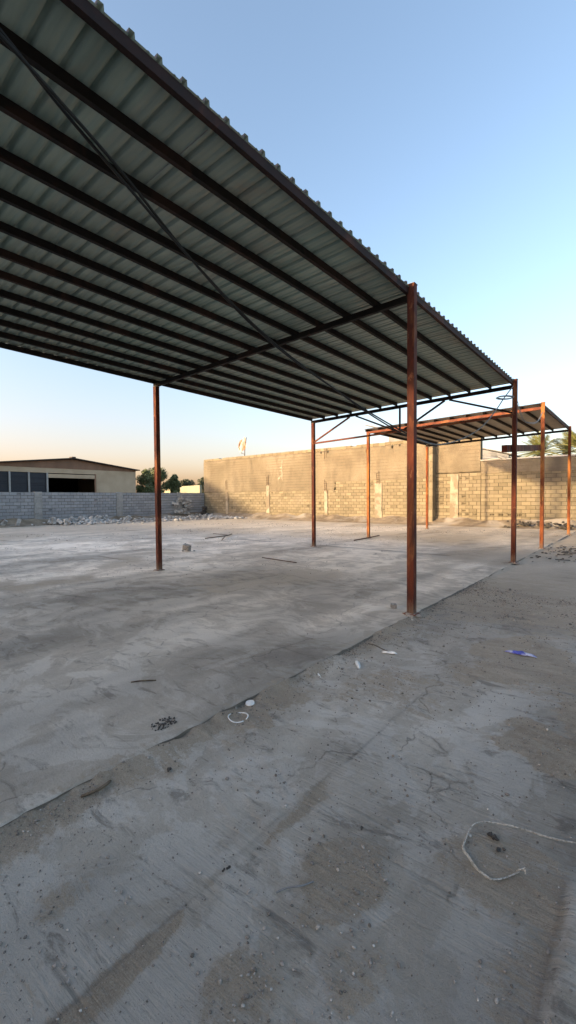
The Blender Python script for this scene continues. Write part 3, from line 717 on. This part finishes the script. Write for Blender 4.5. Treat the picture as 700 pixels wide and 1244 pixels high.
# ------------------------------------------------------------------ buildings beyond
wh = empty('warehouse', (-46, 18.7, 0)); tag(wh, 'tan gabled warehouse with dark shutters behind the grey wall', 'building')
yl, yr, ym, zr, ze = 11.6, 25.2, 18.6, 5.42, 4.66
def gable(mb, x, z0a, pts, th=.2):
    n = len(mb.v)
    for xx in (x, x-th):
        for (y, z) in pts: mb.v.append((xx, y, z))
    k = len(pts); mb.f.append([n+i for i in range(k)]); mb.f.append([n+k+i for i in range(k)][::-1]); mb.r += [.5, .5]
    for i in range(k): j = (i+1) % k; mb.f.append([n+i, n+k+i, n+k+j, n+j]); mb.r.append(.5)
b = MB(); zt = 4.5
b.box((-42.1, (20.82+yr)/2, 2.25), (.2, yr-20.82, 4.5)); b.box((-42.1, (yl+20.82)/2, 4.28), (.2, 20.82-yl, .44)); b.box((-42.1, (yl+12.5)/2, 2.0), (.2, 12.5-yl, 4.05))
b.box((-52, yr-.1, 2.3), (19.6, .2, 4.6)); b.box((-52, yl+.1, 2.3), (19.6, .2, 4.6))
b.build('wall', 'tan_render', wh)
b = MB(); gable(b, -41.97, 0, [(yl, 4.5), (yr, 4.5), (yr, ze), (ym, zr), (yl, ze)], .2); b.build('gable', 'brown_gable', wh)
for s in (0, 1):
    b = MB(); ya, yb = (yl-.25, ym) if s == 0 else (ym, yr+.3)
    za, zb_ = (ze-.02, zr+.05) if s == 0 else (zr+.05, ze-.03)
    n = len(b.v)
    for x in (-41.6, -62):
        for (y, z) in ((ya, za), (yb, zb_), (yb, zb_+.08), (ya, za+.08)): b.v.append((x, y, z))
    for q in ((0, 1, 2, 3), (7, 6, 5, 4), (0, 4, 5, 1), (1, 5, 6, 2), (2, 6, 7, 3), (3, 7, 4, 0)): b.f.append([n+i for i in q]); b.r.append(.5)
    b.build('roof', 'roof_dark', wh)
b = MB(); b.box((-41.9, ym, zr+.15), (.6, .35, .14)); b.build('ridge_cap', 'roof_dark', wh)
for a, c_ in ((12.5, 13.22), (13.38, 14.72), (14.9, 16.25)):
    b = MB(); b.box((-42.08, (a+c_)/2, 2.02), (.06, c_-a, 4.03))
    for k in range(28): b.box((-42.04, (a+c_)/2, .1+.14*k), (.03, c_-a-.04, .11))
    b.build('shutter', 'shutter', wh)
for y in (13.3, 14.81, 16.33):
    b = MB(); b.box((-41.98, y, 2.03), (.14, .14, 4.06)); b.build('mullion', 'frame', wh)
b = MB(); b.box((-42.05, 18.55, 3.8), (.3, 4.3, .36)); b.build('roller_box', 'tan_render', wh, bevel=.02)
b = MB(); b.box((-41.97, 20.78, 2.05), (.12, .14, 4.1)); b.build('door_jamb', 'brown_gable', wh)
b = MB(); b.box((-44.5, 17, 2.2), (4, 9.2, 4.3)); 
# room behind the opening: open towards the yard
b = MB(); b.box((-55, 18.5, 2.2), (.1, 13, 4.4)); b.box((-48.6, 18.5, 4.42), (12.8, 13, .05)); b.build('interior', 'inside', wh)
# side pier and small posts in front
b = MB(); b.box((-64.7+8.9, 40.3, 1.7), (17.9, .3, 3.5), Euler((0, 0, -.253)).to_matrix())
tag(b.build('distant_wall', 'pale_wall'), 'pale yellowish wall far behind the grey wall, left of the corner', 'wall')
# buildings outside the frame (behind and left of the camera) added to shade the yard and tall wall
def block_building(name, x0, x1, y0, y1, h, lab):
    e = empty(name, ((x0+x1)/2, (y0+y1)/2, 0)); tag(e, lab, 'building')
    b = MB(); b.box(((x0+x1)/2, (y0+y1)/2, h/2), (x1-x0, y1-y0, h)); b.build('wall', 'tan_render', e)
    b = MB(); b.box(((x0+x1)/2, (y0+y1)/2, h+.06), (x1-x0+.2, y1-y0+.2, .12)); b.build('roof', 'grey_roof', e)
    b = MB()
    nx = int((x1-x0)/5)
    for i in range(nx): b.box((x0+(i+.5)*(x1-x0)/nx, y1+.02, 1.6), (2.6, .06, 3.0))
    if nx: b.build('shutter', 'shutter', e)['kind'] = 'stuff'
block_building('rear_shade_building', -50, 14, -22, -12, 5.25, 'unseen long flat-roofed building behind the camera, added to shade the yard')
block_building('side_shade_building', -52, -38, -8, 8, 6.7, 'unseen flat-roofed building left of view, added to shade the tall wall end')

# grey roofed shed behind the tan wall
sh = empty('grey_roofed_shed', (-11, 32, 0)); tag(sh, 'shed with sloping weathered grey roof behind the tan wall', 'building')
b = MB(); b.box((-12.2, 33, 2.0), (9.0, 5, 4.0)); b.build('wall', 'shed_wall', sh)
b = MB(); n0 = 0
for k in range(30):
    y = 30+k*.2
    b.bar((-17, y, 7.25), (-6.6, y, 4.27), .1, .05); b.bar((-17, y+.1, 7.22), (-6.6, y+.1, 4.24), .1, .03)
b.build('roof', 'grey_roof', sh)
b = MB(); n0 = 0
for yy_ in (30.0, 30.25):
    for (x_, z_) in ((-15, 4.42), (-6.75, 3.95), (-6.75, 4.22), (-15, 6.6)): b.v.append((x_, yy_, z_))
for q in ((0, 1, 2, 3), (7, 6, 5, 4), (0, 4, 5, 1), (1, 5, 6, 2), (2, 6, 7, 3), (3, 7, 4, 0)): b.f.append(list(q)); b.r.append(.5)
b.build('gable', 'grey_roof', sh)
b = MB(); b.box((-7.8, 30.2, 3.85), (2.3, .1, .5)); b.build('eave', 'roof_dark', sh)

# ------------------------------------------------------------------ trees
def leaves(mb, c, r, n, size, sq=1.0):
    for i in range(n):
        d = Vector((random.gauss(0, 1), random.gauss(0, 1), random.gauss(0, 1))).normalized()
        k = r*(random.random()**.45); p = Vector(c)+Vector((d.x*k, d.y*k, d.z*k*sq))
        e = Euler([random.uniform(0, 6.3) for _ in range(3)]).to_matrix(); s = size*random.uniform(.6, 1.3)
        n0 = len(mb.v)
        for q in ((-.5, 0), (0, -.28), (.5, 0), (0, .28)): v = e @ Vector((q[0]*s, q[1]*s, 0)); mb.v.append(tuple(p+v))
        mb.f.append([n0, n0+1, n0+2, n0+3]); mb.r.append(min(1, max(0, random.random()*.6+.4*(d.z*.5+.5))))
def tree(x, y, h, r, lab, mat, nl=1600, size=.2, group=None, clumps=16):
    t = empty('broadleaf_tree', (x, y, 0)); tag(t, lab, 'tree', group)
    b = MB(); b.tube([(x, y, -.1), (x+.05, y, h*.25), (x-.05, y+.05, h*.5), (x, y, h*.8)], [.16, .13, .09, .03], 8)
    for k in range(6):
        a = random.uniform(0, 6.28); z = h*random.uniform(.25, .6)
        b.tube([(x, y, z), (x+r*.4*math.cos(a), y+r*.4*math.sin(a), z+h*.12), (x+r*.8*math.cos(a), y+r*.8*math.sin(a), z+h*.25)], [.06, .04, .015], 6)
    b.build('trunk', 'bark', t)
    c_ = MB()
    for k in range(clumps):
        a = random.uniform(0, 6.28); u = random.random(); z = h*(.3+.6*u); rr = r*random.uniform(.1, .75)*(1.1-.5*u)
        leaves(c_, (x+rr*math.cos(a), y+rr*math.sin(a), z), r*random.uniform(.3, .5), nl//clumps, size)
    leaves(c_, (x, y, h*.9), r*.3, nl//10, size)
    c_.build('crown', mat, t)
tree(-43.3, 27.2, 5.0, 1.3, 'bushy green tree right at the corner of the tan warehouse', 'leaf', 5200, .2, 'trees beyond the grey wall')
tree(-44.5, 29.5, 5.4, 1.7, 'tallest and darkest of the trees beyond the grey wall', 'leaf', 7000, .2, 'trees beyond the grey wall')
tree(-44.0, 31.6, 4.7, 1.1, 'small tree half hidden by the left post beyond the grey wall', 'leaf', 5000, .2, 'trees beyond the grey wall')
tree(-75, 53.2, 5.7, 1.9, 'distant round tree, first one right of the left post', 'leaf_far', 4500, .34, 'trees beyond the grey wall')
tree(-75, 57.0, 5.8, 1.8, 'distant round tree, middle one between post and tall wall', 'leaf_far', 4500, .34, 'trees beyond the grey wall')
tree(-75, 61.4, 6.3, 2.2, 'distant tree partly hidden by the end of the tall tan wall', 'leaf_far', 4500, .34, 'trees beyond the grey wall')
def palm(x, y, h, L, lab, nf=34):
    t = empty('palm_tree', (x, y, 0)); tag(t, lab, 'palm tree', 'palms behind the low wall')
    b = MB(); b.tube([(x, y, -.1), (x+.1, y, h*.5), (x, y, h)], [.25, .2, .2], 10); b.build('trunk', 'bark', t)
    c_ = MB()
    for k in range(nf):
        a = random.uniform(0, 6.28); el = random.uniform(-.1, 1.35); l = L*random.uniform(.8, 1.1); pts = []
        for i in range(12):
            s = i/11*l; drop = .16*s*s*(1.3-el*.5)
            pts.append(Vector((x+math.cos(a)*math.cos(el)*s, y+math.sin(a)*math.cos(el)*s, h+math.sin(el)*s-drop)))
        c_.tube(pts, [.03-.002*i for i in range(12)], 4, r=.8)
        rr = random.random()
        for i in range(1, 11):
            for q in (0, .5):
                p = pts[i].lerp(pts[i+1], q); d = (pts[i+1]-pts[i]).normalized(); sd = d.cross(Vector((0, 0, 1))).normalized()
                for s_ in (-1, 1):
                    ll = .48*math.sin(math.pi*(.12+.8*i/11)); tip = p+(sd*s_*.8+d*.7+Vector((0, 0, -.15))).normalized()*ll
                    n0 = len(c_.v); c_.v += [tuple(p-d*.025), tuple(p+d*.025), tuple(tip)]; c_.f.append([n0, n0+1, n0+2]); c_.r.append(min(1, rr*.7+random.random()*.3))
    c_.build('crown', 'palm', t)
palm(-5.6, 33.6, 4.5, 1.9, 'yellow-green palm behind the low wall, between two posts', 40)
palm(-3.3, 33.0, 4.6, 1.9, 'yellow-green palm behind the low wall at the right edge', 40)
palm(-4.5, 36.5, 4.7, 1.9, 'palm set farther back between the two nearer palms', 30)

# flag of torn cloth on the tall wall
fl = empty('cloth_flag', (-25.3, 25.0, 5.0)); tag(fl, 'torn pinkish cloth on a thin pole on top of the tall wall', 'flag')
b = MB(); b.tube([(-25.3, 25.0, 4.7), (-25.28, 25, 5.6), (-25.1, 25, 6.55)], .03, 6); b.build('pole', 'steel', fl)
Xc, Zc = np.meshgrid(np.linspace(0, 1, 14), np.linspace(0, 1, 14))
# hangs from the top of the pole down to the left
Wc = .25+.5*np.sin(Zc*2.6)
gridmesh('cloth', -25.12-.2*(1-Zc)-Xc*Wc-.25*(1-Zc)*Xc, 25+.12*np.sin(Xc*7+Zc*4), 5.5+Zc*1.0-.25*Xc*(1-Zc)+.12*np.sin(Xc*5), 'cloth', None, fl)
b = MB(); b.tube([(-25.75, 25, 5.35), (-25.95, 25, 5.8), (-25.85, 25, 6.1)], .03, 6); b.tube([(-25.75, 25, 5.35), (-25.35, 25, 5.2)], .02, 6); b.build('bent_wire', 'steel', fl)
# wire fence post / antenna at the corner
# ------------------------------------------------------------------ small things on the ground
zp = -.036
pts = [(-2.32+.072*math.cos(a)*(1+.04*math.sin(2*a)), 2.195+.072*math.sin(a), zp+.008+.006*math.sin(a*2)) for a in np.linspace(.15, 6.1, 40)]
b = MB(); b.tube(pts, .0042, 8); tag(b.build('plastic_ring', 'plastic_white', smooth=True), 'thin white plastic ring lying by the slab edge', 'ring')
b = MB(); cx, cy, cz = -2.40, 2.40, zp+.012; n = 28; rad = [(0, .006), (.018, .006), (.020, .004), (.027, .004), (.029, .007), (.034, .007), (.036, -.004)]
for r_, z_ in rad[1:]:
    for k in range(n): a = 2*math.pi*k/n; b.v.append((cx+r_*math.cos(a), cy+r_*math.sin(a), cz+z_+.08*r_*math.sin(a)))
b.f.append(list(range(n))); b.r.append(.5)
for j in range(len(rad)-2):
    for k in range(n): k2 = (k+1) % n; b.f.append([j*n+k, (j+1)*n+k, (j+1)*n+k2, j*n+k2]); b.r.append(.5)
tag(b.build('bottle_lid', 'plastic_white', smooth=True), 'small round white lid beside the plastic ring', 'lid')
rp = [(.25, 2.5), (.1, 2.5), (-.05, 2.47), (-.23, 2.37), (-.34, 2.33), (-.43, 2.32), (-.5, 2.29), (-.56, 2.27), (-.61, 2.24), (-.64, 2.17), (-.64, 2.08), (-.63, 2.01), (-.59, 1.97), (-.55, 1.94), (-.51, 1.92), (-.48, 1.92), (-.44, 1.97), (-.4, 2.03)]
sp = spline([(x, y, -.030+.004*math.sin(i*2.3)) for i, (x, y) in enumerate(rp)], 14)
root = empty('rope', (-.4, 2.1, 0)); tag(root, 'dirty white braided rope curling across the paving', 'rope')
for k in range(3):
    b = MB(); b.tube([p+Vector((.003*math.cos(i*.45+k*2.1), .003*math.sin(i*.45+k*2.1), .003*math.cos(i*.45+k*2.1)+.003)) for i, p in enumerate(sp)], .0024, 6); b.build('strand', 'rope', root, smooth=True)
b = MB()
for k in range(4): b.tube([(-.41, 2.01, -.012), (-.395+.006*k, 2.03+.004*k, -.008+.003*k), (-.375, 2.035-.006*k, -.012)], .003, 6)
b.build('frayed_end', 'rope', root, smooth=True)
# crumpled blue and white plastic
def crumple(name, c, L, W, Hh, rot, m, lab, cat, seed, group=None):
    u, v = np.meshgrid(np.linspace(-1, 1, 18), np.linspace(-1, 1, 12))
    w_ = np.sqrt(np.clip(1-np.abs(u)**1.7, .02, 1))
    x = u*L/2; y = v*w_*W/2; z = Hh*(.25+fbm(u*3+seed, v*2.5, 3, seed))*(1-.6*v*v)*w_
    ca, sa = math.cos(rot), math.sin(rot)
    o = gridmesh(name, c[0]+x*ca-y*sa, c[1]+x*sa+y*ca, c[2]+z, m); tag(o, lab, cat, group)
    o.modifiers.new('s', 'SOLIDIFY').thickness = .0015; return o
crumple('plastic_bottle', (-.98, 4.93, zp), .30, .08, .035, .02, 'blue', 'flattened blue and white plastic packaging on the right paving', 'plastic litter', 3)
crumple('paper_scrap', (-2.05, 4.12, zp), .16, .05, .03, .3, 'plastic_white', 'crumpled white scrap in front of the nearest post, farther of two', 'litter', 5)
crumple('paper_scrap', (-2.15, 3.64, zp), .2, .045, .03, -.9, 'plastic_white', 'narrow white scrap nearer the camera by the slab edge', 'litter', 8)
crumple('paper_scrap', (-2.3, 3.2, zp), .11, .02, .015, -.7, 'plastic_white', 'tiny pale sliver lying along the slab edge', 'litter', 9)
def stick(name, pts, rad, lab, m='wood', cat='stick', group=None):
    b = MB(); b.tube(spline(pts, 4), rad, 6); return tag(b.build(name, m, smooth=True), lab, cat, group)
stick('twig', [(-2.36, 4.22, zp+.01), (-2.25, 4.17, zp+.03), (-2.12, 4.13, zp+.02), (-2.0, 4.13, zp)], .005, 'thin dry twig under the crumpled white scrap', 'wood', 'twig')
stick('twig', [(-3.44, 1.98, .004), (-3.38, 2.05, .01), (-3.30, 2.14, .004)], .006, 'short forked twig on the slab left of the ring', 'wood', 'twig')
stick('stick', [(-2.36, 1.05, zp+.01), (-2.33, 1.13, zp+.02), (-2.36, 1.22, zp+.01)], .008, 'short pale stick beside the slab edge at lower left', 'wood')
stick('metal_rod', [(-7.9, 8.42, .012), (-7.2, 8.33, .012), (-6.6, 8.26, .012)], .013, 'thin dark rod lying on the slab behind the nearest post', 'steel', 'rod')
stick('metal_rod', [(-8.3, 13.8, .02), (-8.36, 14.8, .02), (-8.34, 15.84, .05)], .02, 'dark rod lying at the foot of a second carport post', 'steel', 'rod')
b = MB(); b.tube(spline([(-13.4, 11.0, .03), (-13.2, 11.9, .08), (-13.9, 12.9, .05)], 4), .022, 6); b.tube([(-13.2, 11.9, .08), (-12.3, 10.9, .03)], .018, 6); b.tube([(-13.5, 12.3, .07), (-14.1, 12.0, .12)], .012, 6)
tag(b.build('dry_branch', 'wood', smooth=True), 'dry forked branch lying on the slab in mid yard', 'branch')
b = MB(); b.tube(spline([(-1.16, 1.30, zp), (-1.13, 1.34, zp+.01), (-1.09, 1.38, zp+.012), (-1.07, 1.44, zp)], 5), .0035, 6); tag(b.build('wire_piece', 'wire', smooth=True), 'short bent grey wire on sandy patch at bottom centre', 'wire')
# block lump, stones
b = MB(); b.box((-10.72, 8.09, .12), (.22, .17, .17), Euler((.1, .2, .5)).to_matrix(), jit=.02); b.rock((-10.78, 7.98, .03), .1); b.rock((-10.5, 8.2, .03), .08)
tag(b.build('broken_block', 'stone', bevel=.01), 'broken grey block lying alone right of the left post', 'block')
b = MB(); b.box((-2.78, 5.72, .035), (.085, .06, .06), Euler((.1, .1, .7)).to_matrix(), jit=.006)
tag(b.build('concrete_chunk', 'stone', bevel=.008), 'small grey concrete chunk beside the base of the nearest post', 'stone')
for (x, y, s, lab) in ((-1.40, 1.25, .022, 'dark stone sitting in the paving joint'), (-1.06, 1.83, .018, 'small dark pebble right of the joint, centre'), (-.55, 2.17, .035, 'dark lump inside the curl of the rope'), (-.505, 2.11, .026, 'smaller grey stone just below the dark lump in the rope curl'), (-1.49, .60, .013, 'pale pebble at the bottom left'), (-2.2, 1.50, .03, 'dark stone near the slab edge at left')):
    b = MB()
    for k in range(4): b.rock((x+random.gauss(0, s*.35), y+random.gauss(0, s*.35), zp+s*.2), s*random.uniform(.6, 1))
    tag(b.build('stone', 'pit' if 'dark' in lab else 'stone'), lab, 'stone')
# pothole debris at the slab edge
b = MB()
for k in range(70): a = random.uniform(0, 6.28); r_ = .09*random.random()**.5; b.rock((-2.62+r_*math.cos(a)*.8, 1.76+r_*math.sin(a)*1.2, .003), random.uniform(.008, .022))
tag(b.build('crumbled_patch', 'pit'), 'dark crumbled concrete patch on the slab left of the ring', 'debris')

# ------------------------------------------------------------------ camera
f_ = (-0.638359, 0.769055, -0.032437); r_ = (0.769597, 0.638484, -0.007704); u_ = (-0.014785, 0.029881, 0.999444)
cam = D.cameras.new('camera'); co = D.objects.new('camera', cam); COL.objects.link(co); S.camera = co
co.matrix_world = Matrix(((r_[0], u_[0], -f_[0], 0), (r_[1], u_[1], -f_[1], 0), (r_[2], u_[2], -f_[2], 1.6), (0, 0, 0, 1)))
cam.sensor_fit = 'HORIZONTAL'; cam.sensor_width = 36; cam.lens = 36*525.2267/700; cam.clip_end = 3000; cam.clip_start = .05

# ------------------------------------------------------------------ light
az = R(23.5); el = R(10.4)
sd = Vector((-math.sin(az)*math.cos(el), -math.cos(az)*math.cos(el), math.sin(el)))   # towards the sun
W = D.worlds.new('World'); S.world = W; W.use_nodes = True; nt = W.node_tree
sky = nt.nodes.new('ShaderNodeTexSky'); sky.sky_type = 'NISHITA'; sky.sun_disc = False
sky.sun_elevation = el; sky.sun_rotation = math.atan2(sd.x, sd.y); sky.altitude = 0; sky.air_density = 1.0; sky.dust_density = 2.5; sky.ozone_density = 2.0
bg = nt.nodes['Background']; tc = nt.nodes.new('ShaderNodeTexCoord'); sp_ = nt.nodes.new('ShaderNodeSeparateXYZ'); nt.links.new(tc.outputs['Generated'], sp_.inputs[0])
low_ = maths(nt, 'POWER', maths(nt, 'SUBTRACT', 1.0, maths(nt, 'DIVIDE', maths(nt, 'ABSOLUTE', sp_.outputs[2]), .5), True), 2.0)
left_ = maths(nt, 'ADD', .30, maths(nt, 'MULTIPLY', maths(nt, 'MULTIPLY', sp_.outputs[0], -1.0), .75, ), True)
tint = mix(nt, maths(nt, 'MULTIPLY', low_, left_), (1, .93, .89), (1.14, .77, .70))
tint = mix(nt, 1.0, tint, mix(nt, low_, (1.05, .995, .945), (.80, .735, .73)), 'MULTIPLY')
skc = mix(nt, 1.0, sky.outputs[0], tint, 'MULTIPLY'); nt.links.new(skc, bg.inputs[0]); bg.inputs[1].default_value = .15
sl = D.lights.new('sun', 'SUN'); sl.energy = 2.05; sl.angle = R(2.0); sl.color = (1, .75, .44)
so = D.objects.new('sun', sl); COL.objects.link(so); so.rotation_euler = sd.to_track_quat('Z', 'Y').to_euler()
S.view_settings.view_transform = 'Standard'; S.view_settings.look = 'None'; S.view_settings.exposure = 2.0; S.view_settings.gamma = 1
S.cycles.max_bounces = 8; S.cycles.use_denoising = True
